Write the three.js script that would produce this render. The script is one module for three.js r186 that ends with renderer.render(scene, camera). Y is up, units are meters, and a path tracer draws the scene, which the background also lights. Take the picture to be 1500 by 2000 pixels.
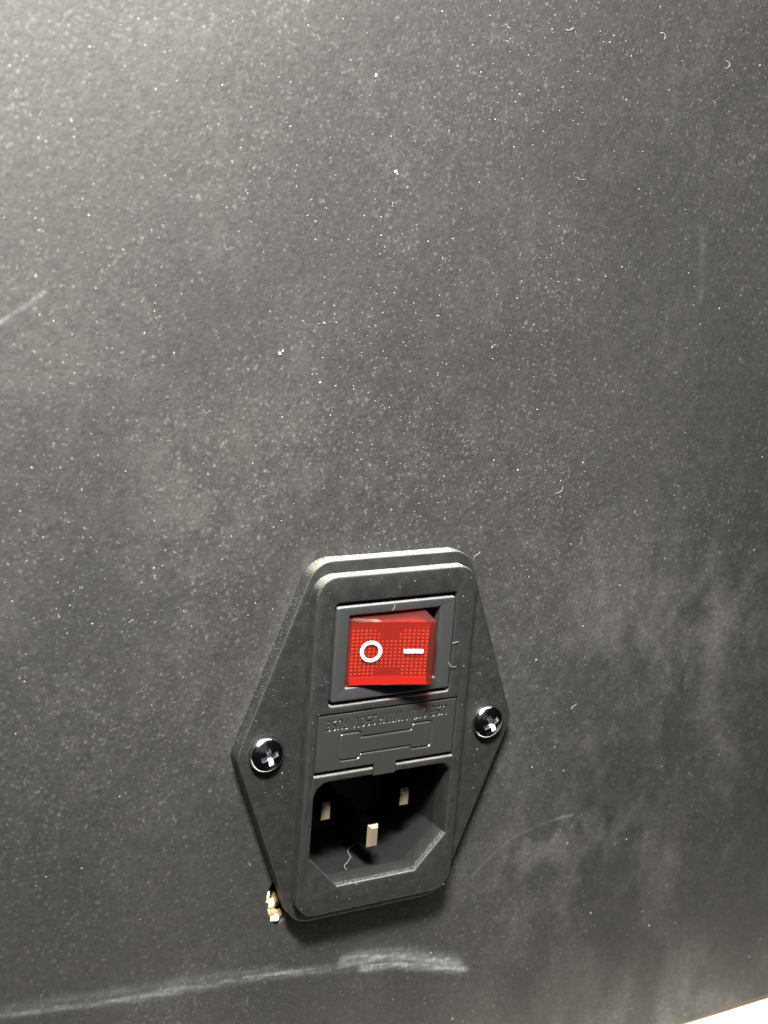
import * as THREE from 'three';
import { mergeGeometries, mergeVertices, toCreasedNormals } from 'three/addons/utils/BufferGeometryUtils.js';
import { FontLoader } from 'three/addons/loaders/FontLoader.js';
import { RectAreaLightUniformsLib } from 'three/addons/lights/RectAreaLightUniformsLib.js';
import { Brush, Evaluator, SUBTRACTION, ADDITION } from 'three-bvh-csg';

// ---------------------------------------------------------------- camera, light, exposure
const scene = new THREE.Scene();
scene.background = new THREE.Color(0.006, 0.006, 0.006);
const MM = 0.001;                                           // everything is drawn in millimetres and scaled to metres
const camera = new THREE.PerspectiveCamera(36.87, 0.75, 0.01, 20);
{
  const m = new THREE.Matrix4().makeBasis(
    new THREE.Vector3(0.8576789, 0.0744459, 0.5087678),
    new THREE.Vector3(0.0554933, 0.9702820, -0.2355279),
    new THREE.Vector3(-0.5111823, 0.2302406, 0.8280592));
  camera.quaternion.setFromRotationMatrix(m);
  camera.position.set(-119.963 * MM, 89.166 * MM, 190.104 * MM);
}
camera.focus = 0.236;
camera.userData.fStop = 26;

RectAreaLightUniformsLib.init();
function areaLight(color, radiance, w, h, at, to) {          // at, to in millimetres
  const l = new THREE.RectAreaLight(color, radiance, w * MM, h * MM);
  l.position.set(at[0] * MM, at[1] * MM, at[2] * MM); l.lookAt(to[0] * MM, to[1] * MM, to[2] * MM); scene.add(l);
  return l;
}
// all lamps are out of view; each line says what it lights
areaLight(new THREE.Color(1, 0.962, 0.915), 700, 58, 30, [-84, 211, 128], [-10, 20, 0]);  // unseen lamp close above left, casts the main shadows
areaLight(new THREE.Color(1, 0.98, 0.94), 2.2, 2600, 600, [-700, 1000, 160], [0, 0, 0]);  // unseen broad light up left, placed to brighten the screw rims
areaLight(new THREE.Color(1, 0.98, 0.95), 13, 1500, 210, [-40, 980, 160], [0, 0, 0]);    // unseen overhead strip, placed for the glint on the rocker edge
areaLight(new THREE.Color(1, 0.98, 0.95), 0.10, 1600, 1600, [-300, 700, 1700], [0, 0, 0]);  // unseen broad light behind the camera, lifts the shadows a little

const renderer = new THREE.WebGLRenderer({ antialias: true });
renderer.toneMapping = THREE.LinearToneMapping;
renderer.toneMappingExposure = 1.0;
renderer.shadowMap.enabled = true;

// ---------------------------------------------------------------- helpers
let seed = 20240611;
const rnd = () => { seed = (seed * 1664525 + 1013904223) >>> 0; return seed / 4294967296; };
const range = (a, b) => a + (b - a) * rnd();
const lin = (r, g, b) => new THREE.Color().setRGB(r, g, b);
const shaded = o => { o.traverse(c => { if (c.isMesh) { c.castShadow = true; c.receiveShadow = true; } }); return o; };
function mesh(name, geometry, material, parent) {
  const m = new THREE.Mesh(geometry, material);
  m.name = name; m.castShadow = m.receiveShadow = true;
  (parent || scene).add(m);
  return m;
}
// polygon [x, y, radius] -> rounded path points
function rounded(pts, path, steps = 6) {
  const n = pts.length; let first = true;
  const to = (x, y) => { if (first) { path.moveTo(x, y); first = false; } else path.lineTo(x, y); };
  for (let i = 0; i < n; i++) {
    const [x, y, r = 0] = pts[i], [px, py] = pts[(i + n - 1) % n], [nx, ny] = pts[(i + 1) % n];
    if (r <= 0) { to(x, y); continue; }
    let ax = px - x, ay = py - y, bx = nx - x, by = ny - y;
    const la = Math.hypot(ax, ay), lb = Math.hypot(bx, by);
    ax /= la; ay /= la; bx /= lb; by /= lb;
    const ang = Math.acos(Math.max(-1, Math.min(1, ax * bx + ay * by)));
    const d = r / Math.tan(ang / 2);
    const sx = x + ax * d, sy = y + ay * d, ex = x + bx * d, ey = y + by * d;
    const mx = ax + bx, my = ay + by, ml = Math.hypot(mx, my), h = r / Math.sin(ang / 2);
    const cx = x + mx / ml * h, cy = y + my / ml * h;
    let a0 = Math.atan2(sy - cy, sx - cx), a1 = Math.atan2(ey - cy, ex - cx);
    while (a1 - a0 > Math.PI) a1 -= 2 * Math.PI;
    while (a1 - a0 < -Math.PI) a1 += 2 * Math.PI;
    for (let k = 0; k <= steps; k++) { const a = a0 + (a1 - a0) * k / steps; to(cx + r * Math.cos(a), cy + r * Math.sin(a)); }
  }
  path.closePath();
  return path;
}
const rshape = (pts, holes = [], steps) => {
  const s = rounded(pts, new THREE.Shape(), steps);
  for (const h of holes) s.holes.push(rounded(h, new THREE.Path(), steps));
  return s;
};
const box4 = (x0, x1, y0, y1, r = 0) => [[x0, y0, r], [x1, y0, r], [x1, y1, r], [x0, y1, r]];
// a slab between z0 and z1 with edges rounded by b at the front
function slab(shapes, z0, z1, b = 0, seg = 3) {
  let g;
  if (b > 0) {
    g = new THREE.ExtrudeGeometry(shapes, { depth: z1 - z0 - 2 * b, bevelEnabled: true, bevelThickness: b, bevelSize: b, bevelOffset: -b, bevelSegments: seg, curveSegments: 12 });
    g.translate(0, 0, z0 + b);
  } else {
    g = new THREE.ExtrudeGeometry(shapes, { depth: z1 - z0, bevelEnabled: false, curveSegments: 12 });
    g.translate(0, 0, z0);
  }
  return g;
}
const plain = g => { const c = g.index ? g.toNonIndexed() : g.clone(); for (const k of Object.keys(c.attributes)) if (!['position', 'normal', 'uv'].includes(k)) c.deleteAttribute(k); c.clearGroups(); return c; };
const join = list => mergeGeometries(list.map(plain));
// crease normals, uv in metres from the front, scale to metres
function done(g, crease = 0.6, base, dusty) {
  let c = plain(g); c.deleteAttribute('normal'); c.deleteAttribute('uv');
  c = toCreasedNormals(mergeVertices(c, 1e-4), crease);
  const p = c.attributes.position, n = c.attributes.normal, uv = new Float32Array(p.count * 2);
  for (let i = 0; i < p.count; i++) {
    const ax = Math.abs(n.getX(i)), ay = Math.abs(n.getY(i)), az = Math.abs(n.getZ(i));
    let u, v;
    if (az >= ax && az >= ay) { u = p.getX(i); v = p.getY(i); } else if (ay >= ax) { u = p.getX(i); v = p.getZ(i); } else { u = p.getZ(i); v = p.getY(i); }
    uv[2 * i] = u / 40; uv[2 * i + 1] = v / 40;
  }
  c.setAttribute('uv', new THREE.BufferAttribute(uv, 2));
  if (base) {                                               // dust that has settled on the faces turned upwards
    const col = new Float32Array(p.count * 3);
    for (let i = 0; i < p.count; i++) {
      let up = smooth(0.4, 0.92, n.getY(i));
      if (p.getY(i) < -5 && p.getY(i) > -23.6 && Math.abs(p.getX(i)) < 13) up *= smooth(0.12, 0.5, n.getZ(i));   // in the socket only its lip
      for (let k = 0; k < 3; k++) col[3 * i + k] = base[k] + (dusty[k] - base[k]) * up;
    }
    c.setAttribute('color', new THREE.BufferAttribute(col, 3));
  }
  c.scale(MM, MM, MM);
  return c;
}

// ---------------------------------------------------------------- noise and textures
const P = new Uint32Array(1024);
for (let i = 0; i < 1024; i++) P[i] = Math.floor(rnd() * 4294967296);
function hash(ix, iy) { let h = P[(ix & 511)] ^ Math.imul(P[512 + (iy & 511)], 2654435761); h ^= h >>> 15; h = Math.imul(h, 2246822519); h ^= h >>> 13; return (h >>> 0) / 4294967296; }
function vnoise(x, y) {
  const ix = Math.floor(x), iy = Math.floor(y); let fx = x - ix, fy = y - iy;
  fx = fx * fx * (3 - 2 * fx); fy = fy * fy * (3 - 2 * fy);
  const a = hash(ix, iy), b = hash(ix + 1, iy), c = hash(ix, iy + 1), d = hash(ix + 1, iy + 1);
  return a + (b - a) * fx + (c - a) * fy + (a - b - c + d) * fx * fy;
}
const fbm = (x, y, o) => { let s = 0, a = 0.5, t = 0; for (let i = 0; i < o; i++) { s += a * vnoise(x, y); t += a; a *= 0.5; x = x * 2.03 + 17.1; y = y * 2.03 + 9.7; } return s / t; };
const smooth = (a, b, x) => { const t = Math.max(0, Math.min(1, (x - a) / (b - a))); return t * t * (3 - 2 * t); };
const toS = l => 255 * (l <= 0.0031308 ? 12.92 * l : 1.055 * Math.pow(l, 1 / 2.4) - 0.055);
function texture(data, w, h, srgb, repeat) {
  const t = new THREE.DataTexture(data, w, h, THREE.RGBAFormat);
  t.magFilter = THREE.LinearFilter; t.minFilter = THREE.LinearFilter;
  if (repeat) t.wrapS = t.wrapT = THREE.RepeatWrapping;
  if (srgb) t.colorSpace = THREE.SRGBColorSpace;
  t.needsUpdate = true;
  return t;
}

// the painted panel: dust film, drip marks, rubbed scuffs (all millimetres on the panel)
const PX0 = -125, PX1 = 175, PY0 = -72, PY1 = 228, TS = 2048;
const strokes = [
  { p: [[-70, -34.2], [-62, -35.0], [-54, -35.7], [-45, -36.7], [-36, -37.6], [-29, -38.2]], w: 0.62, s: 0.075, k: 1 },
  { p: [[-70, -33.6], [-45, -35.5], [-35, -36.3], [-22, -37.2], [-12, -38.3]], w: 1.0, s: 0.03, k: 2 },
  { p: [[-37, -37.0], [-25, -38.1], [-16, -38.8], [-8, -39.8], [0, -40.8]], w: 0.85, s: 0.055, k: 3 },
  { p: [[-4, -39.6], [4, -40.0], [10, -41.1], [16, -43.3], [22, -46.0]], w: 1.35, s: 0.13, k: 4 },
  { p: [[3, -39.0], [9, -40.2], [14, -42.2], [19, -44.6]], w: 1.0, s: 0.045, k: 5 },
  { p: [[0, -41.3], [8, -42.4], [15, -44.5], [23.5, -47.0]], w: 0.75, s: 0.15, k: 6 },
  { p: [[-21, -38.1], [-14, -38.9], [-7, -39.7]], w: 0.35, s: 0.14, k: 7 },
  { p: [[-62, 62.9], [-58, 65.6], [-54.3, 68.3]], w: 0.34, s: 0.04, k: 8 },
  { p: [[21.3, -29.5], [26.5, -25.1], [30.5, -23.2], [34.7, -22], [39.5, -21.4]], w: 0.16, s: 0.035, k: 9 },
  { p: [[38.2, -21.5], [40.5, -21.3], [42.6, -21.3]], w: 0.32, s: 0.06, k: 10 },
  { p: [[56.0, 81], [56.8, 74], [57.3, 67.5]], w: 0.9, s: 0.010, k: 11 },
];
function strokeAt(s, x, y) {
  let best = 1e9, along = 0, acc = 0, total = 0, side = 0;
  for (let i = 0; i + 1 < s.p.length; i++) total += Math.hypot(s.p[i + 1][0] - s.p[i][0], s.p[i + 1][1] - s.p[i][1]);
  for (let i = 0; i + 1 < s.p.length; i++) {
    const [ax, ay] = s.p[i], [bx, by] = s.p[i + 1], dx = bx - ax, dy = by - ay, L2 = dx * dx + dy * dy, L = Math.sqrt(L2);
    const t = Math.max(0, Math.min(1, ((x - ax) * dx + (y - ay) * dy) / L2));
    const d = Math.hypot(x - ax - t * dx, y - ay - t * dy);
    if (d < best) { best = d; along = acc + t * L; side = (dx * (y - ay) - dy * (x - ax)) > 0 ? d : -d; }
    acc += L;
  }
  if (best > s.w * 1.8) return 0;
  const n = fbm(along * 0.35 + s.k * 31, side / s.w * 2.0 + s.k * 7, 3), g = vnoise(x * 5, y * 5);
  const body = Math.exp(-Math.pow(best / s.w, 2) * 1.4) * smooth(0, total * 0.07, along) * smooth(0, total * 0.07, total - along);
  return s.s * body * (0.45 + 0.75 * smooth(0.25, 0.75, n)) * (0.55 + 0.9 * g * vnoise(x * 2.2 + 4, y * 2.2) * 1.6);
}
const bottomEdge = x => -70.2 - 0.75 * smooth(96, 72, x);   // the lower edge is not quite straight
const wornEdge = x => 0.75 + 0.35 * fbm(x * 0.3, 3.3, 3);
function panelTextures() {
  const col = new Uint8Array(TS * TS * 4), bmp = new Uint8Array(TS * TS * 4), rgh = new Uint8Array(TS * TS * 4);
  const boxes = strokes.map(s => { const xs = s.p.map(q => q[0]), ys = s.p.map(q => q[1]), m = s.w * 2; return [Math.min(...xs) - m, Math.max(...xs) + m, Math.min(...ys) - m, Math.max(...ys) + m]; });
  const film = new Float32Array(TS * TS), cell = (PX1 - PX0) / TS;
  for (let k = 0; k < 76000; k++) {
    const x = range(-70, 106), y = range(-70, 124), d = fbm(x * 0.045 + 11, y * 0.045 + 5, 3), near = smooth(140, 15, Math.hypot(x + 15, y - 45));
    if (rnd() > (0.25 + 0.8 * smooth(0.35, 0.65, d)) * (0.35 + 0.65 * near)) continue;
    const rad = range(0.09, 0.2) + (rnd() > 0.97 ? 0.1 : 0), amp = 0.007 + 0.06 * Math.pow(rnd(), 3), ex = range(0.6, 1.4);
    const ci = (x - PX0) / cell, cj = (y - PY0) / cell, m = Math.ceil(rad * 2.2 / cell);
    for (let j = Math.max(0, Math.floor(cj - m)); j <= Math.min(TS - 1, cj + m); j++) for (let i = Math.max(0, Math.floor(ci - m)); i <= Math.min(TS - 1, ci + m); i++) {
      const q = (Math.pow((i + 0.5 - ci) * ex, 2) + Math.pow((j + 0.5 - cj) / ex, 2)) * cell * cell / (rad * rad);
      if (q < 4) film[j * TS + i] += amp * Math.exp(-q * 1.3);
    }
  }
  for (let j = 0; j < TS; j++) {
    const y = PY0 + (j + 0.5) / TS * (PY1 - PY0);
    for (let i = 0; i < TS; i++) {
      const x = PX0 + (i + 0.5) / TS * (PX1 - PX0), k = (j * TS + i) * 4;
      const grain = hash(i * 3 + 1, j), soft = vnoise(x * 2.1, y * 2.1), mid = fbm(x * 0.55, y * 0.5, 3);
      // dust film: broad blotches with vertical runs, heavier low on the right
      const warp = 5 * fbm(x * 0.05, y * 0.05, 2);
      const blot = fbm((x + warp) * 0.075, y * 0.05 + 4, 4), runs = fbm((x + warp) * 0.15 + y * 0.01, y * 0.055 + 40, 5);
      const low = smooth(12, 45, x) * smooth(45, 5, y), foot = smooth(20, 60, x) * smooth(-45, -68, y);
      let dust = 0.002 * smooth(0.42, 0.75, blot) + 0.0025 * smooth(0.45, 0.72, mid) * smooth(0.35, 0.6, blot);
      dust += low * (0.016 * smooth(0.40, 0.78, runs) * smooth(0.38, 0.6, blot) + 0.006 * smooth(0.5, 0.8, mid));
      dust += foot * 0.035 * smooth(0.35, 0.75, fbm(x * 0.17, y * 0.1 + 90, 4));
      // a smudge to the right of the inlet, and one under its right side
      const sm = Math.exp(-Math.pow((x - 42) / 20, 2) - Math.pow((y + 27 - (x - 42) * 0.1) / 7, 2)) + 0.8 * Math.exp(-Math.pow((x - 62) / 26, 2) - Math.pow((y - 12) / 9, 2));
      const hz = Math.exp(-Math.pow((x + 33) / 11, 2) - Math.pow((y - 34) / 13, 2)) + 0.7 * Math.exp(-Math.pow((x - 2) / 26, 2) - Math.pow((y - 44) / 9, 2)) + 0.6 * Math.exp(-Math.pow((x + 30) / 8, 2) - Math.pow((y - 8) / 12, 2));
      dust += 0.010 * hz * smooth(0.32, 0.7, fbm(x * 0.28 + 70, y * 0.24 + 17, 4));
      dust += 0.024 * sm * smooth(0.3, 0.68, fbm(x * 0.3, y * 0.22 + 7, 4));
      // dust packed into the corner along the upper left edge of the inlet
      const ed = (x + 13.55) * -0.933 + (y - 29.3) * 0.36;
      if (x < -12 && y > -2 && y < 33 && ed > -1) dust += 0.022 * Math.exp(-Math.max(0, ed) / 1.6) * smooth(34, 27, y) * smooth(-2, 6, y) * (0.3 + fbm(x * 0.8, y * 0.8, 3));
      let v = 0.020 * (0.70 + 0.50 * soft + 0.40 * (grain - 0.4)) + dust * (0.35 + 0.75 * vnoise(x * 2.7 + 9, y * 2.7) + 0.55 * grain) + film[j * TS + i];
      v *= 0.86 + 0.3 * smooth(0.32, 0.68, fbm(x * 0.04 + 60, y * 0.03 + 20, 3));
      // fine specks
      const c = hash(Math.floor(i / 2) + 77, Math.floor(j / 2) + 901);
      if (c > 0.985) v += 0.035 * (c - 0.985) / 0.015;
      let r = v * 1.02, g = v * 0.99, b = v * 0.925, scuff = 0;
      for (let q = 0; q < strokes.length; q++) { const B = boxes[q]; if (x > B[0] && x < B[1] && y > B[2] && y < B[3]) scuff = Math.max(scuff, strokeAt(strokes[q], x, y)); }
      r += scuff * 0.97; g += scuff; b += scuff * 0.99;
      // paint worn off the bottom edge
      const e = smooth(wornEdge(x) + bottomEdge(x) - 0.1, wornEdge(x) + bottomEdge(x) - 0.55, y);
      if (e > 0) { const w = 0.75 + 0.5 * vnoise(x * 3, y * 3); r += (0.15 * w - r) * e; g += (0.08 * w - g) * e; b += (0.035 * w - b) * e; }
      col[k] = toS(r); col[k + 1] = toS(g); col[k + 2] = toS(b); col[k + 3] = 255;
      const h = 255 * Math.max(0, Math.min(1, 0.25 + 0.42 * vnoise(x * 4.2, y * 4.2) + 0.18 * vnoise(x * 1.5 + 50, y * 1.5) + 0.2 * (grain - 0.5)));
      bmp[k] = bmp[k + 1] = bmp[k + 2] = h; bmp[k + 3] = 255;
      const ro = 255 * Math.min(1, 0.60 + 0.12 * mid + 2.5 * dust + 1.2 * scuff);
      rgh[k] = rgh[k + 1] = rgh[k + 2] = ro; rgh[k + 3] = 255;
    }
  }
  return [texture(col, TS, TS, true), texture(bmp, TS, TS, false), texture(rgh, TS, TS, false)];
}
const [panelColor, panelBump, panelRough] = panelTextures();
// moulded plastic: fine spark-eroded grain, 40 mm per repeat
function plasticTextures() {
  const n = 1024, col = new Uint8Array(n * n * 4), bmp = new Uint8Array(n * n * 4);
  const tile = (x, y, f) => { // periodic value noise
    const ix = Math.floor(x), iy = Math.floor(y); let fx = x - ix, fy = y - iy; fx = fx * fx * (3 - 2 * fx); fy = fy * fy * (3 - 2 * fy);
    const h = (a, b) => hash(((a % f) + f) % f, (((b % f) + f) % f) + 13);
    return h(ix, iy) * (1 - fx) * (1 - fy) + h(ix + 1, iy) * fx * (1 - fy) + h(ix, iy + 1) * (1 - fx) * fy + h(ix + 1, iy + 1) * fx * fy;
  };
  for (let j = 0; j < n; j++) for (let i = 0; i < n; i++) {
    const k = (j * n + i) * 4, a = tile(i / n * 256, j / n * 256, 256), b = tile(i / n * 40, j / n * 40, 40), c = hash(i + 5, j + 300);
    let v = 0.52 + 0.24 * a + 0.22 * b + 0.12 * (c - 0.5);
    const d = hash((i >> 1) + 31, (j >> 1) + 77); if (d > 0.993) v += 0.7 * (d - 0.99) / 0.01;
    col[k] = 255 * Math.min(1, v); col[k + 1] = 255 * Math.min(1, v * 0.997); col[k + 2] = 255 * Math.min(1, v * 0.975); col[k + 3] = 255;
    const h = 255 * (0.2 + 0.6 * a + 0.2 * c); bmp[k] = bmp[k + 1] = bmp[k + 2] = h; bmp[k + 3] = 255;
  }
  return [texture(col, n, n, true, true), texture(bmp, n, n, false, true)];
}
const [plasticColor, plasticBump] = plasticTextures();

// ---------------------------------------------------------------- materials
const BLACK = [0.024, 0.024, 0.0225], DUSTY = [0.25, 0.246, 0.232];
const std = (o) => new THREE.MeshStandardMaterial(o), phy = o => new THREE.MeshPhysicalMaterial(o);
const M = {
  panel: std({ map: panelColor, bumpMap: panelBump, bumpScale: 0.00008, roughnessMap: panelRough, roughness: 1 }),
  rawBoard: std({ color: lin(0.23, 0.135, 0.06), roughness: 0.95 }),
  splinter: std({ color: lin(0.36, 0.25, 0.12), roughness: 0.9 }),
  splinterPale: std({ color: lin(0.66, 0.56, 0.38), roughness: 0.9 }),
  floor: std({ color: lin(0.80, 0.775, 0.69), roughness: 0.7 }),
  plastic: std({ vertexColors: true, map: plasticColor, bumpMap: plasticBump, bumpScale: 0.00003, roughness: 0.58 }),
  shadedCavity: std({ color: lin(0.0065, 0.0065, 0.0065), map: plasticColor, roughness: 0.62 }),  // housing plastic coloured darker for the shade inside the socket
  drawer: std({ color: lin(0.026, 0.0265, 0.025), bumpMap: plasticBump, bumpScale: 0.00001, roughness: 0.27 }),
  groove: std({ color: lin(0.05, 0.05, 0.046), roughness: 0.5 }),
  bezel: phy({ vertexColors: true, bumpMap: plasticBump, bumpScale: 0.000008, roughness: 0.38 }),
  dark: std({ color: lin(0.012, 0.012, 0.012), roughness: 0.8 }),
  red: phy({ color: lin(0.78, 0.17, 0.13), roughness: 0.3, transmission: 0.95, thickness: 0 }),
  redGloss: phy({ color: lin(0.78, 0.17, 0.13), roughness: 0.15, transmission: 0.95, thickness: 0 }),
  glowLip: std({ color: lin(0.26, 0.010, 0.012), roughness: 0.5, side: THREE.DoubleSide }),  // brighter red than the diffuser, imitating light gathered in the plastic
  diffuser: std({ color: lin(0.17, 0.009, 0.009), roughness: 0.5 }),
  redDots: phy({ color: lin(0.40, 0.50, 0.27), roughness: 0.3 }),
  white: std({ color: lin(0.72, 0.72, 0.70), roughness: 0.5 }),
  chrome: std({ color: lin(0.50, 0.49, 0.52), metalness: 1, roughness: 0.15 }),
  chromeRecess: std({ color: lin(0.58, 0.61, 0.66), metalness: 1, roughness: 0.34 }),
  pin: std({ color: lin(0.36, 0.32, 0.25), metalness: 1, roughness: 0.16 }),  // pin bodies coloured darker than their tips for the socket shade
  pinTipLit: std({ color: lin(0.66, 0.56, 0.40), metalness: 0.85, roughness: 0.4 }),  // same metal, coloured paler where the ends catch light
  lint: std({ color: lin(0.21, 0.206, 0.195), roughness: 0.95 }),
  speck: std({ color: lin(1, 1, 1), roughness: 0.8 }),
};

// ---------------------------------------------------------------- setting: floor and the painted panel
const Z = -2.5;                                             // front of the panel; 0 is the front of the flange
{
  const g = slab([rshape(box4(-150, 230, 0, 44))], -10, 0, 1.5).rotateX(-Math.PI / 2);
  g.translate(0, -70.85, 14);
  const f = mesh('floor', done(g), M.floor);
  f.userData = { kind: 'structure', label: 'bright white surface that the black panel stands on' };
}
const panel = new THREE.Group(); panel.name = 'panel'; scene.add(panel);
panel.userData = { label: 'dusty matt black painted board with pale scuffs, holding the power inlet', category: 'panel' };
{
  // outline with the sawn cut-out; the saw ran past the inlet at the lower left
  const cut = [[-13.4, 26.5], [13.4, 26.5], [13.4, -26.5], [-12.4, -27.2], [-13.6, -29.5], [-14.6, -29.9], [-15.6, -29.3], [-16.25, -28.4], [-16.7, -27.0], [-16.9, -25.7], [-16.75, -24.6], [-16.2, -23.4], [-15.3, -21.5], [-13.4, -18.5]];
  const s = new THREE.Shape(); { const o = [[PX0, bottomEdge(PX0)]]; for (let x = 60; x <= 104; x += 2) o.push([x, bottomEdge(x)]); o.push([PX1, bottomEdge(PX1)], [PX1, PY1], [PX0, PY1]); rounded(o, s); }; const h = rounded(cut.reverse(), new THREE.Path()); s.holes.push(h);
  const g = slab([s], Z - 15, Z, 0.5, 4);
  const c = plain(g); c.deleteAttribute('normal'); c.deleteAttribute('uv');
  const k = toCreasedNormals(mergeVertices(c, 1e-4), 0.9), p = k.attributes.position, uv = new Float32Array(p.count * 2);
  for (let i = 0; i < p.count; i++) { uv[2 * i] = (p.getX(i) - PX0) / (PX1 - PX0); uv[2 * i + 1] = (p.getY(i) - PY0) / (PY1 - PY0); }
  k.setAttribute('uv', new THREE.BufferAttribute(uv, 2)); k.scale(MM, MM, MM);
  mesh('board', k, M.panel, panel);
  // raw board showing in the over-cut corner
  const bits = [[-15.7, -28.3, -3.3, 1.0, 0.85, M.splinter], [-15.0, -27.0, -4.2, 0.9, 1.3, M.splinter], [-15.95, -26.9, -3.2, 0.55, 1.0, M.splinterPale], [-14.8, -28.9, -3.7, 0.9, 0.7, M.splinter], [-15.55, -29.0, -2.9, 0.7, 0.45, M.splinterPale], [-16.75, -24.9, -2.55, 0.16, 0.75, M.splinterPale], [-16.9, -25.9, -2.5, 0.22, 0.24, M.splinterPale]];
  for (const [x, y, z, w, hh, m] of bits) {
    const q = new THREE.IcosahedronGeometry(1, 2), a = q.attributes.position, o = rnd() * 50;
    for (let i = 0; i < a.count; i++) { const d = 0.45 + 1.1 * vnoise(a.getX(i) * 1.7 + o, a.getY(i) * 1.7 + a.getZ(i) * 2.3 + o); a.setXYZ(i, a.getX(i) * d * w, a.getY(i) * d * hh, a.getZ(i) * d * Math.min(w, 0.7)); }
    q.rotateZ(range(-0.25, 0.1)); q.translate(x, y, z);
    mesh('wood_splinter', done(q, 0.12), m, panel);
  }
}

// ---------------------------------------------------------------- the power inlet
const inlet = new THREE.Group(); inlet.name = 'power_inlet'; scene.add(inlet);
inlet.userData = { label: 'black plastic power inlet with red rocker switch and three-pin socket, screwed to the panel', category: 'power inlet' };

const hexagon = [[-13.55, 29.3, 4.2], [-24.85, 0, 3.2], [-13.55, -29.3, 4.2], [13.55, -29.3, 4.2], [24.85, 0, 3.2], [13.55, 29.3, 4.2]];
mesh('flange', done(slab([rshape(hexagon, [box4(-13.7, 13.7, -26.9, 26.9, 2).reverse()], 8)], Z, 0, 0.22, 3), 0.7, BLACK, DUSTY), M.plastic, inlet);

const socketOutline = [[-12.4, -5.15, 2.6], [12.4, -5.15, 2.2], [12.4, -17.4, 0.35], [7.1, -23.0, 0.35], [-7.25, -23.0, 0.35], [-12.4, -17.35, 0.35]];
// the fuse bay and the socket open into one another under the drawer's tab
const bay = [[-12.62, 5.82, 0.25], [12.42, 5.82, 0.25], [12.42, -4.05, 0.1], [1.98, -4.05, 0], [1.98, -5.15, 0], [12.4, -5.15, 2.2], [12.4, -17.4, 0.35], [7.1, -23.0, 0.35], [-7.25, -23.0, 0.35], [-12.4, -17.35, 0.35], [-12.4, -5.15, 2.6], [-2.2, -5.15, 0], [-2.2, -4.05, 0], [-12.62, -4.05, 0.1]];
const pocket = [[-10.95, 7.05, 0.5], [10.62, 7.05, 0.5], [10.62, 23.3, 0.5], [-10.95, 23.3, 0.9]];
const block = rshape(box4(-14.15, 14.15, -27.4, 27.4, 3.4), [pocket.slice().reverse(), bay], 8);
mesh('housing', done(slab([block], -2.2, 2, 0.28, 3), 0.7, BLACK, DUSTY), M.plastic, inlet);
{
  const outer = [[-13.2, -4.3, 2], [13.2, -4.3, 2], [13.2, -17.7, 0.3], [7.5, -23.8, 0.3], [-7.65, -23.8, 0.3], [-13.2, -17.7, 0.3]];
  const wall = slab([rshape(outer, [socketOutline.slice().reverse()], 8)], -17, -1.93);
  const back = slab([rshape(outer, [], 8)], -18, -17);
  const s = mesh('socket_well', done(join([wall, back]), 0.7), M.shadedCavity, inlet);
  // three contact pins: flat brass-coloured blades with chamfered ends
  for (const [x, y, tip] of [[-7.35, -12.4, -2.2], [7.05, -12.25, -2.2], [0.0, -16.75, 0.3]]) {
    const w = tip > 0 ? 0.95 : 0.72, h = tip > 0 ? 1.9 : 1.5, cw = tip > 0 ? 0.58 : 0.42, ch = tip > 0 ? 1.5 : 1.1, zc = tip - 0.7, zb = -17.5;
    const ring = (a, b, z) => [[-a, -b, z], [a, -b, z], [a, b, z], [-a, b, z]];
    const body = [ring(w, h, zb), ring(w, h, zc)], tipRings = [ring(w, h, zc), ring(cw, ch, tip)];
    const skin = (rings, cap) => {
      const v = [], put = (...q) => v.push(...q.flat());
      for (let i = 0; i < 4; i++) { const A = rings[0][i], B = rings[0][(i + 1) % 4], C = rings[1][(i + 1) % 4], D = rings[1][i]; put(A, B, C, A, C, D); }
      if (cap) { const [A, B, C, D] = rings[1]; put(A, B, C, A, C, D); }
      const g = new THREE.BufferGeometry(); g.setAttribute('position', new THREE.Float32BufferAttribute(v, 3)); g.computeVertexNormals();
      g.setAttribute('uv', new THREE.Float32BufferAttribute(new Float32Array(v.length / 3 * 2), 2)); g.translate(x, y, 0); return done(g, 0.2);
    };
    const pin = mesh('contact_pin', skin(body, false), M.pin, inlet);
    mesh('pin_tip', skin(tipRings, true), M.pinTipLit, pin);
  }
}
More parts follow.
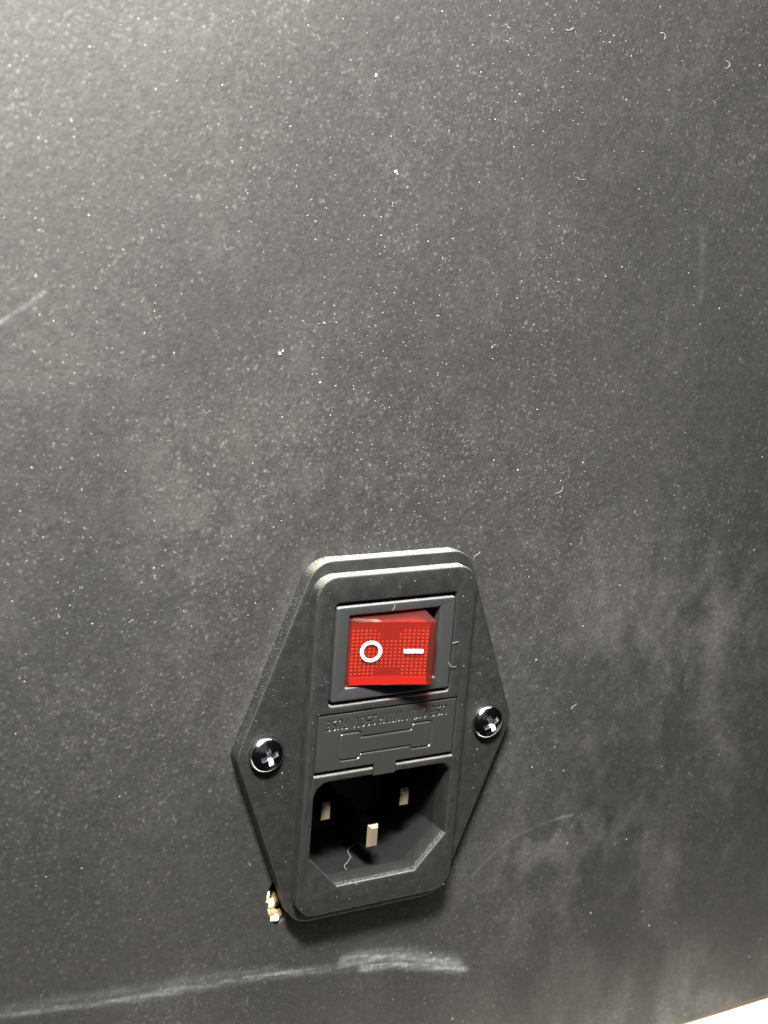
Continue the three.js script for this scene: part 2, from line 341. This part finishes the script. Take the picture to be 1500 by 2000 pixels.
// ---- fuse drawer: engraved fuse outline and upside-down lettering, cut as real grooves
{
  const zf = 1.93;
  const icon = (d, r) => [
    [-8.55 - d, 2.4 + d, r + d], [-8.55 - d, -2.0 - d, r + d], [-4.78 + d, -2.0 - d, r + d], [-4.78 + d, -1.28 - d, 0], [4.3 - d, -1.28 - d, 0], [4.3 - d, -1.82 - d, r + d], [8.05 + d, -1.82 - d, r + d],
    [8.05 + d, 2.4 + d, r + d], [4.3 - d, 2.4 + d, r + d], [4.3 - d, 1.43 + d, 0], [-4.78 + d, 1.43 + d, 0], [-4.78 + d, 2.4 + d, r + d]];
  const outline = icon(0, 0.6); outline[3][2] = outline[4][2] = 0; outline[5][2] = 0.45;
  const ring = rounded(outline, new THREE.Path(), 6).getPoints();
  const glyphPolys = [];                                    // closed outlines of all letters, with their boxes
  // lettering
  const font = await new FontLoader().loadAsync('fonts/droid/droid_sans_regular.typeface.json');
  const words = [['FUSE', -10.9, -7.35], ['250V', -6.2, -2.35], ['WITH', -1.65, 2.45], ['ONLY', 3.2, 6.95], ['USE', 7.65, 10.65]];
  // letters turned by 180 degrees, filling x0..x1 with even gaps
  for (const [word, x0, x1] of words) {
    const gap = 0.26, glyphs = [...word].map(ch => {
      const sh = font.generateShapes(ch, 10); let a = 1e9, b = -1e9, c = 1e9, d = -1e9;
      for (const q of sh) for (const v of q.getPoints(5)) { a = Math.min(a, v.x); b = Math.max(b, v.x); c = Math.min(c, v.y); d = Math.max(d, v.y); }
      return { sh, a, b, c, d };
    });
    const sx = (x1 - x0 - gap * (glyphs.length - 1)) / glyphs.reduce((t, q) => t + q.b - q.a, 0);
    let x = x1;
    for (const { sh, a, b, c, d } of glyphs) {
      const sy = 1.6 / (d - c), start = x, map = q => new THREE.Vector2(start - (q.x - a) * sx, 4.75 - (q.y - c) * sy);
      for (const q of sh) {
        for (const h of [q, ...q.holes]) { const p = h.getPoints(6).map(map); const xs = p.map(t => t.x), ys = p.map(t => t.y); glyphPolys.push({ p, x0: Math.min(...xs), x1: Math.max(...xs), y0: Math.min(...ys), y1: Math.max(...ys) }); }
      }
      x -= (b - a) * sx + gap;
    }
  }
  // the front as a fine relief: letters and outline pressed in, edges rounded
  const X0 = -12.48, X1 = 12.26, Y0 = -3.4, Y1 = 5.64, NX = 495, NY = 181, cut = new Float32Array(NX * NY);
  for (let j = 0; j < NY; j++) for (let i = 0; i < NX; i++) {
    const x = X0 + (X1 - X0) * i / (NX - 1), y = Y0 + (Y1 - Y0) * j / (NY - 1);
    let inside = false, d = 1e9;
    for (const { p, x0, x1, y0, y1 } of glyphPolys) if (x >= x0 && x <= x1 && y >= y0 && y <= y1)
      for (let a = 0, b = p.length - 1; a < p.length; b = a++) if ((p[a].y > y) !== (p[b].y > y) && x < (p[b].x - p[a].x) * (y - p[a].y) / (p[b].y - p[a].y) + p[a].x) inside = !inside;
    if (y < 2.8) for (let a = 0, b = ring.length - 1; a < ring.length; b = a++) {
      const ex = ring[a].x - ring[b].x, ey = ring[a].y - ring[b].y, L = ex * ex + ey * ey || 1e-9, t = Math.max(0, Math.min(1, ((x - ring[b].x) * ex + (y - ring[b].y) * ey) / L));
      d = Math.min(d, Math.hypot(x - ring[b].x - t * ex, y - ring[b].y - t * ey));
    }
    cut[j * NX + i] = Math.max(inside ? 1 : 0, 1 - smooth(0.05, 0.2, d));
  }
  const soft = (a) => { const o = a.slice(); for (let j = 1; j < NY - 1; j++) for (let i = 1; i < NX - 1; i++) { const k = j * NX + i; o[k] = (a[k] * 4 + (a[k - 1] + a[k + 1] + a[k - NX] + a[k + NX]) * 2 + a[k - 1 - NX] + a[k + 1 - NX] + a[k - 1 + NX] + a[k + 1 + NX]) / 16; } return o; };
  const deep = soft(soft(cut)), vp = [], vu = [], ix = [];
  for (let j = 0; j < NY; j++) for (let i = 0; i < NX; i++) {
    const x = X0 + (X1 - X0) * i / (NX - 1), y = Y0 + (Y1 - Y0) * j / (NY - 1);
    const tab = x > -2.05 && x < 1.8;
    const e = Math.min(x - X0, X1 - x, Y1 - y, tab ? 9 : y - Y0), drop = e < 0.16 ? (e < 0.001 ? 0.4 : 0.16 - Math.sqrt(Math.max(0, 0.0256 - (0.16 - e) * (0.16 - e)))) : 0;
    vp.push(x * MM, y * MM, (zf - 0.24 * deep[j * NX + i] - drop) * MM); vu.push(x / 40, y / 40);
    if (i && j) { const k = j * NX + i; ix.push(k - NX - 1, k - NX, k, k - NX - 1, k, k - 1); }
  }
  const front = new THREE.BufferGeometry(); front.setAttribute('position', new THREE.Float32BufferAttribute(vp, 3)); front.setAttribute('uv', new THREE.Float32BufferAttribute(vu, 2)); front.setIndex(ix); front.computeVertexNormals();
  const body = done(join([slab([rshape(box4(X0 + 0.004, X1 - 0.004, Y0 + 0.004, Y1 - 0.004))], -1.4, zf - 0.38), slab([rshape(box4(-2.05, 1.8, -5.3, Y0))], -1.4, zf)]), 0.5);
  const d = mesh('fuse_drawer', mergeGeometries([front.toNonIndexed(), body]), M.drawer, inlet);
  d.userData.label = 'smoother fuse drawer with engraved fuse outline and upside-down lettering';
}
// ---- rocker switch
{
  const sw = new THREE.Group(); sw.name = 'rocker_switch'; inlet.add(sw);
  sw.userData.label = 'red rocker switch in a grey-black frame, pressed on its O side';
  const ox0 = -8.4, ox1 = 7.65, oy0 = 9.75, oy1 = 21.2;
  mesh('switch_frame', done(slab([rshape([[-10.62, 7.75, 0.35], [10.35, 7.75, 0.35], [10.35, 22.62, 0.35], [-10.62, 22.62, 0.35]], [box4(ox0, ox1, oy0, oy1, 0.15).reverse()])], -2.0, 2.12, 0.22, 3), 0.7, [0.029, 0.030, 0.031], [0.16, 0.165, 0.165]), M.bezel, sw);
  mesh('switch_well', done(join([slab([rshape(box4(-11.6, 11.3, 6.4, 24))], -3, -2.05)]), 0.6), M.dark, sw);
  // rocker: profile in x and z, dished, swept along y; left side down
  const XL = -8.2, XR = 4.75, ZL = 2.0, ZR = 5.85, yc = 15.45;
  const front = t => { const x = XL + (XR - XL) * t; return [x, ZL + (ZR - ZL) * t - 0.55 * 4 * t * (1 - t) * 0.55]; };
  const prof = new THREE.Shape();
  const N = 28, r = 0.45; prof.moveTo(XL, -1.6);
  prof.lineTo(XL, ZL - 0.2);
  for (let i = 1; i < N; i++) prof.lineTo(...front(i / N));
  for (let k = 0; k <= 4; k++) { const a = Math.PI * 0.58 - k / 4 * Math.PI * 0.52; prof.lineTo(XR - r * 0.6 + Math.cos(a) * r, ZR - r * 1.15 + Math.sin(a) * r); }
  prof.lineTo(XR + 1.35, -1.6);
  const hh = 5.55, b = 0.29;
  const g = new THREE.ExtrudeGeometry(prof, { depth: 2 * (hh - b), bevelEnabled: true, bevelThickness: b, bevelSize: 0.37, bevelOffset: -0.37, bevelSegments: 1 });
  g.translate(0, 0, -(hh - b));
  { // (x, z, y) -> (x, y, z), sides drawn in a little towards the front
    const p = g.attributes.position;
    for (let i = 0; i < p.count; i++) { const x = p.getX(i), z = p.getY(i), y = p.getZ(i); const yy = -y; p.setXYZ(i, x, yc + (yy > 0 ? yy - 0.62 * Math.max(0, Math.min(1, (z - 0.6) / 2.2)) * Math.min(1, yy / hh) : yy), z); }
  }
  // moulded ends and polished front are two finishes of the one clear red part
  const side = (n) => { const q = g.groups[n], c = new THREE.BufferGeometry(); for (const k of ['position', 'uv']) { const a = g.attributes[k]; c.setAttribute(k, new THREE.BufferAttribute(a.array.slice(q.start * a.itemSize, (q.start + q.count) * a.itemSize), a.itemSize)); } c.setAttribute('normal', c.attributes.position.clone()); return done(c, 0.6); };
  const rock = mesh('rocker', mergeGeometries([side(0), side(1)], true), [M.red, M.redGloss], sw);
  const surf = (x, y, lift) => { const t = (x - XL) / (XR - XL), z = front(t)[1]; return [x, y, z + lift]; };
  // printed marks
  const bend = (gm, lift) => { const p = gm.attributes.position; for (let i = 0; i < p.count; i++) p.setXYZ(i, ...surf(p.getX(i), p.getY(i), lift + p.getZ(i))); return gm; };
  const ring = new THREE.Shape(); ring.absarc(0, 0, 1.66, 0, Math.PI * 2); const hole = new THREE.Path(); hole.absarc(0, 0, 1.17, 0, Math.PI * 2, true); ring.holes.push(hole);
  const og = new THREE.ExtrudeGeometry(ring, { depth: 0.04, bevelEnabled: false, curveSegments: 40 }); og.translate(-4.75, 15.5, 0);
  const o = mesh('off_symbol', done(bend(og, 0.015), 0.6), M.white, sw);
  const bar = new THREE.ExtrudeGeometry(rshape(box4(-1.45, 1.45, -0.31, 0.31, 0.1)), { depth: 0.04, bevelEnabled: false }); bar.translate(1.6, 15.5, 0);
  const on = mesh('on_symbol', done(bend(bar, 0.015), 0.6), M.white, sw);
  // under the clear red cover: a moulded diffuser with a grid of small pyramids
  const DX0 = XL + 0.6, DX1 = XR - 0.75, DY0 = yc - 5.05, DY1 = yc + 4.3, SINK = -0.55;
  {
    const pr = new THREE.Shape(); pr.moveTo(DX0, -1.2);
    for (let i = 0; i <= 16; i++) { const x = DX0 + (DX1 - DX0) * i / 16; pr.lineTo(x, surf(x, 0, SINK)[2]); }
    pr.lineTo(DX1 + 0.4, -1.2);
    const q = new THREE.ExtrudeGeometry(pr, { depth: DY1 - DY0, bevelEnabled: false }); const p = q.attributes.position;
    for (let i = 0; i < p.count; i++) { const x = p.getX(i), z = p.getY(i), y = p.getZ(i); p.setXYZ(i, x, DY1 - y, z); }
    // added lips shaping a glow: the lower one leans up to the light, the upper one away from it
    const lip = (y0, y1, d0, d1) => { const v = [], n = 14, at = (x, y, d) => surf(x, y, SINK + d); for (let i = 0; i < n; i++) { const a = DX0 + (DX1 - DX0) * i / n, b = DX0 + (DX1 - DX0) * (i + 1) / n; v.push(...at(a, y0, d0), ...at(b, y0, d0), ...at(b, y1, d1), ...at(a, y0, d0), ...at(b, y1, d1), ...at(a, y1, d1)); } const l = new THREE.BufferGeometry(); l.setAttribute('position', new THREE.Float32BufferAttribute(v, 3)); l.computeVertexNormals(); l.setAttribute('uv', new THREE.Float32BufferAttribute(new Float32Array(v.length / 3 * 2), 2)); return l; };
    mesh('added_glow_lip', done(join([lip(DY0 - 0.25, DY0 + 1.0, 0.46, 0.03), lip(DY1 - 1.0, DY1 + 0.3, 0.03, 0.4)]), 0.5), M.glowLip, sw);
    const dif = mesh('diffuser', done(q, 0.5), M.diffuser, sw);
  }
  const dots = [], nx = 18, ny = 15;
  for (let i = 0; i < nx; i++) for (let j = 0; j < ny; j++) {
    const u = i / (nx - 1), v = j / (ny - 1);                  // v up
    const x = DX0 + 0.25 + u * (DX1 - DX0 - 0.5), y = DY0 + 0.75 + v * (DY1 - DY0 - 1.35);
    const middle = u > 0.31 && u < 0.68;
    if (middle && (v > 0.86 || v < 0.15)) continue;
    if (u > 0.40 && u < 0.60 && v > 0.72) continue;
    const s = (middle ? 0.22 : 0.30) * range(0.9, 1.1);
    const c = new THREE.ConeGeometry(s, middle ? 0.14 : 0.26, 4, 1); c.rotateY(Math.PI / 4); c.rotateX(Math.PI / 2); c.rotateY(-Math.atan((ZR - ZL) / (XR - XL)));
    c.translate(...surf(x, y, SINK + 0.1)); dots.push(c);
  }
  const dm = mesh('diffuser_pyramids', done(join(dots), 0.2), M.redDots, sw);
  dm.userData.kind = 'stuff';
}
// ---- screws: domed heads with a cross recess cut into them
{
  const R0 = 2.85, H = 1.75, prof = [];
  prof.push(new THREE.Vector2(0, 0), new THREE.Vector2(R0 - 0.1, 0), new THREE.Vector2(R0, 0.1), new THREE.Vector2(R0, 0.35));
  for (let k = 1; k <= 10; k++) { const a = k / 10 * Math.PI * 0.44; prof.push(new THREE.Vector2(R0 - 0.95 + 0.95 * Math.cos(a), 0.35 + 0.95 * Math.sin(a))); }
  { const q = prof[prof.length - 1]; for (let k = 1; k <= 8; k++) { const t = k / 8; prof.push(new THREE.Vector2(q.x * (1 - t), q.y + (H - q.y) * (1 - (1 - t) * (1 - t)))); } }
  prof[prof.length - 1].x = 0;
  const head = new THREE.LatheGeometry(prof, 64); head.rotateX(Math.PI / 2);
  const arm = (turn) => { // tapered bar: wide at the top, narrow at the bottom
    const g = new THREE.BoxGeometry(4.0, 1.0, 2.2, 1, 1, 1), p = g.attributes.position;
    for (let i = 0; i < p.count; i++) if (p.getZ(i) < 0) { p.setX(i, p.getX(i) * 0.38); p.setY(i, p.getY(i) * 0.55); }
    g.translate(0, 0, H - 0.25); g.rotateZ(turn); return g;
  };
  const ev = new Evaluator(); ev.attributes = ['position', 'normal']; ev.useGroups = true;
  const brush = (g) => { const q = g.clone(); q.deleteAttribute('uv'); const bq = new Brush(q); bq.updateMatrixWorld(); return bq; };
  const cross = ev.evaluate(brush(arm(0)), brush(arm(Math.PI / 2)), ADDITION);
  const keep = new Brush(cross.geometry); keep.updateMatrixWorld();
  const cut = ev.evaluate(brush(head), keep, SUBTRACTION).geometry;
  // faces that lie inside the dome belong to the recess
  const all = cut.index ? cut.toNonIndexed() : cut, pa = all.attributes.position, A = [], B = [];
  const domeZ = rr => { for (let k = 3; k + 1 < prof.length; k++) if (rr <= prof[k].x && rr >= prof[k + 1].x) { const t = (prof[k].x - rr) / (prof[k].x - prof[k + 1].x || 1); return prof[k].y + t * (prof[k + 1].y - prof[k].y); } return 0; };
  for (let i = 0; i < pa.count; i += 3) {
    const x = (pa.getX(i) + pa.getX(i + 1) + pa.getX(i + 2)) / 3, y = (pa.getY(i) + pa.getY(i + 1) + pa.getY(i + 2)) / 3, z = (pa.getZ(i) + pa.getZ(i + 1) + pa.getZ(i + 2)) / 3;
    const rr = Math.hypot(x, y), inside = rr < 2.3 && z > 0.1 && z < domeZ(rr) - 0.045;
    for (let k = 0; k < 3; k++) (inside ? B : A).push(pa.getX(i + k), pa.getY(i + k), pa.getZ(i + k));
  }
  const geo = (arr) => { const g = new THREE.BufferGeometry(); g.setAttribute('position', new THREE.Float32BufferAttribute(arr, 3)); g.setAttribute('uv', new THREE.Float32BufferAttribute(new Float32Array(arr.length / 3 * 2), 2)); g.computeVertexNormals(); return g; };
  const headGeo = done(geo(A), 0.5), recessGeo = done(geo(B), 0.3);
  const make = (x, y, turn, label) => {
    const s = new THREE.Group(); s.name = 'screw'; s.position.set(x * MM, y * MM, 0.0); s.rotation.z = turn; s.userData.label = label; inlet.add(s);
    mesh('screw_head', headGeo, M.chrome, s); mesh('cross_recess', recessGeo, M.chromeRecess, s);
  };
  make(-20.1, 0.2, 0.28, 'dark chrome cross-head screw in the left corner of the flange');
  make(19.85, 0.15, 0.5, 'dark chrome cross-head screw in the right corner of the flange');
}

// ---------------------------------------------------------------- lint and dust
function fibre(pts, rad, label, group) {
  const c = new THREE.CatmullRomCurve3(pts.map(p => new THREE.Vector3(...p)));
  const g = new THREE.TubeGeometry(c, 24, rad * 0.55, 5, false);
  const m = mesh('lint_fibre', done(g, 1.2), M.lint);
  m.userData = { label, category: 'lint fibre' };
}
fibre([[3.3, -22.3, -10.6], [2.34, -22.75, -9.3], [0.6, -22.7, -8.2], [-0.15, -22.75, -7.0], [-0.6, -22.6, -5.4], [-1.8, -22.75, -4.2], [-3.17, -22.7, -2.9], [-3.3, -22.75, -1.8]], 0.075, 'long crinkled pale thread lying on the floor of the socket');
fibre([[14.35, 27.6, 0.1], [14.37, 28.3, 0.4], [14.8, 28.7, 0.6], [15.27, 29.0, 0.5]], 0.085, 'pale bent fibre sticking up from the top right corner of the inlet');
fibre([[10.45, 15.05, 2.2], [10.96, 15.15, 2.3], [11.5, 15.15, 2.2]], 0.085, 'short white fibre on the right edge of the switch frame, upper of two');
fibre([[9.9, 12.0, 2.2], [10.29, 11.36, 2.35], [10.79, 11.1, 2.3], [11.48, 11.05, 2.15]], 0.075, 'curved white fibre on the right edge of the switch frame, lower of two');
fibre([[-1.1, 21.5, 2.2], [-0.86, 21.9, 2.3], [-0.8, 22.4, 2.2]], 0.065, 'tiny white fibre on the switch frame above the red rocker');
fibre([[42.3, 109.55, Z + 0.05], [42.96, 109.57, Z + 0.15], [43.3, 109.2, Z + 0.15], [43.29, 108.7, Z + 0.05]], 0.1, 'small hooked fibre near the top of the panel, between two others');
fibre([[56.5, 106.7, Z + 0.05], [57.16, 106.42, Z + 0.15], [57.2, 105.9, Z + 0.15], [56.7, 105.5, Z + 0.05]], 0.1, 'curled white fibre in the top right corner of the panel');
fibre([[24.1, 108.2, Z + 0.05], [24.88, 108.2, Z + 0.12], [25.6, 108.7, Z + 0.05]], 0.09, 'flat bent fibre at the top of the panel, left of the hooked ones');
fibre([[29.0, 86.96, Z + 0.05], [29.65, 86.6, Z + 0.12], [30.73, 86.74, Z + 0.05]], 0.075, 'thin shallow-curved fibre on the upper right of the panel');
fibre([[32.57, 37.95, Z + 0.05], [32.34, 37.3, Z + 0.12], [31.4, 36.85, Z + 0.05]], 0.075, 'thin slanting fibre on the panel up and right of the inlet');
fibre([[48.29, 33.1, Z + 0.05], [48.45, 32.5, Z + 0.12], [49.2, 32.0, Z + 0.05]], 0.09, 'small L-shaped fibre on the panel far right of the red switch');
fibre([[39.3, -1.3, Z + 0.05], [39.67, -0.77, Z + 0.12], [40.3, -0.6, Z + 0.05]], 0.1, 'small kinked fibre on the panel right of the right-hand screw');

{ // dust grains and painted glints: small flakes lying on the panel, the flange and its ledges
  const flake = new THREE.IcosahedronGeometry(1, 0); flake.scale(1, 1, 0.55); flake.scale(MM, MM, MM);
  const spots = [], inHex = (x, y) => Math.abs(y) < 29.3 && Math.abs(x) < 24.85 - Math.abs(y) * 0.386;
  for (let k = 0; k < 15000; k++) {
    const x = range(-66, 102), y = range(-69, 121);
    if (inHex(x, y) || (y < 0 && inHex(x, y + 0.5)) || (x < -12 && x > -18 && y < -19 && y > -31)) continue;
    const d = fbm(x * 0.06, y * 0.06 + 3, 3), near = smooth(130, 20, Math.hypot(x + 10, y - 40));
    if (rnd() > (0.15 + 0.9 * smooth(0.35, 0.65, d)) * (0.45 + 0.55 * near)) continue;
    const big = rnd(), s = 0.045 + 0.06 * Math.pow(big, 3) + (big > 0.994 ? 0.06 : 0);
    const v = 0.04 + 0.12 * Math.pow(rnd(), 2.2) + (big > 0.96 ? 0.22 * rnd() : 0);
    spots.push([x, y, Z + s * 0.2, s, v]);
  }
  for (let k = 0; k < 5200; k++) {                               // grains coloured bright to imitate glints in the upper left
    const x = range(-66, 60), y = range(20, 121); if (inHex(x, y)) continue;
    if (rnd() > (0.2 + 0.9 * smooth(0.42, 0.66, fbm(x * 0.07 + 40, y * 0.07, 3))) * smooth(75, 0, x)) continue;
    const s = range(0.035, 0.075); spots.push([x, y, Z + s * 0.2, s, 0.12 + 0.5 * Math.pow(rnd(), 2)]);
  }
  for (const [x, y, s] of [[-7.89, 98.87, 0.3], [-20.38, 59.84, 0.26], [-19.9, 60.2, 0.2], [-13.56, 55.59, 0.25], [-3.47, 85.96, 0.3], [-3.2, 85.6, 0.2]]) spots.push([x, y, Z + 0.05, s * 0.8, 0.35]);
  for (let k = 0; k < 500; k++) {                                // on the flange and the housing
    const x = range(-24, 24), y = range(-28.5, 28.5);
    const onBlock = Math.abs(x) < 13.8 && Math.abs(y) < 27;
    if (!inHex(x * 1.03, y * 1.03)) continue;
    if (onBlock && ((y > 6.8 && y < 23.6 && Math.abs(x) < 11.2) || (y < 6 && y > -23.3 && Math.abs(x) < 12.8))) continue;
    if (!onBlock && Math.abs(x) < 14.6 && Math.abs(y) < 28) continue;
    if (Math.hypot(Math.abs(x) - 20, y) < 3.3) continue;
    const s = range(0.04, 0.1); spots.push([x, y, (onBlock ? 2 : 0) + s * 0.2, s, 0.06 + 0.25 * Math.pow(rnd(), 2.5)]);
  }
  const ledge = (x0, x1, y, z0, z1, n, lo, hi) => { for (let k = 0; k < n; k++) { const s = range(0.02, 0.06); spots.push([range(x0, x1), y + s * 0.15, range(z0, z1), s, range(lo, hi)]); } };
  ledge(-11, 11, 29.27, Z + 0.1, -0.1, 3600, 0.06, 0.7);
  ledge(-11.5, 11.5, 27.37, 0.1, 1.85, 3000, 0.06, 0.7);
  ledge(-10.2, 10, 22.62, 1.6, 2.0, 90, 0.1, 0.35);
  ledge(-7, 6.9, -23.02, 0.9, 1.8, 1300, 0.04, 0.2); ledge(-7, 6.9, -23.0, -6, 0.6, 60, 0.03, 0.15);
  for (let k = 0; k < 500; k++) { const t = rnd(), s = range(0.025, 0.07); spots.push([7.1 + 5.3 * t - 0.0, -23 + 5.6 * t + 0.0, range(0.9, 1.8), s, range(0.04, 0.2)]); }
  for (let k = 0; k < 700; k++) { const t = Math.pow(rnd(), 1.4), s = range(0.025, 0.07), tt = t * 0.92 + 0.06; spots.push([-13.55 - 11.3 * tt - 0.05, 29.3 - 29.3 * tt + 0.02, range(Z + 0.1, -0.1), s, range(0.025, 0.09)]); }
  ledge(-10.5, 4, 7.03, 0.9, 1.75, 300, 0.04, 0.22);
  const im = new THREE.InstancedMesh(flake, M.speck, spots.length); im.name = 'dust'; im.castShadow = im.receiveShadow = true;
  const m4 = new THREE.Matrix4(), q = new THREE.Quaternion(), e = new THREE.Euler(), c = new THREE.Color();
  spots.forEach(([x, y, z, s, v], i) => {
    e.set(range(-0.6, 0.6), range(-0.6, 0.6), range(0, 6.28)); q.setFromEuler(e);
    m4.compose(new THREE.Vector3(x * MM, y * MM, z * MM), q, new THREE.Vector3(s * range(0.7, 1.5), s, s));
    im.setMatrixAt(i, m4); c.setRGB(v, v * 0.985, v * 0.94); im.setColorAt(i, c);
  });
  im.userData = { kind: 'stuff', label: 'fine pale dust specks and painted glints scattered over the black panel and inlet', category: 'dust' };
  scene.add(im);
}

renderer.render(scene, camera);
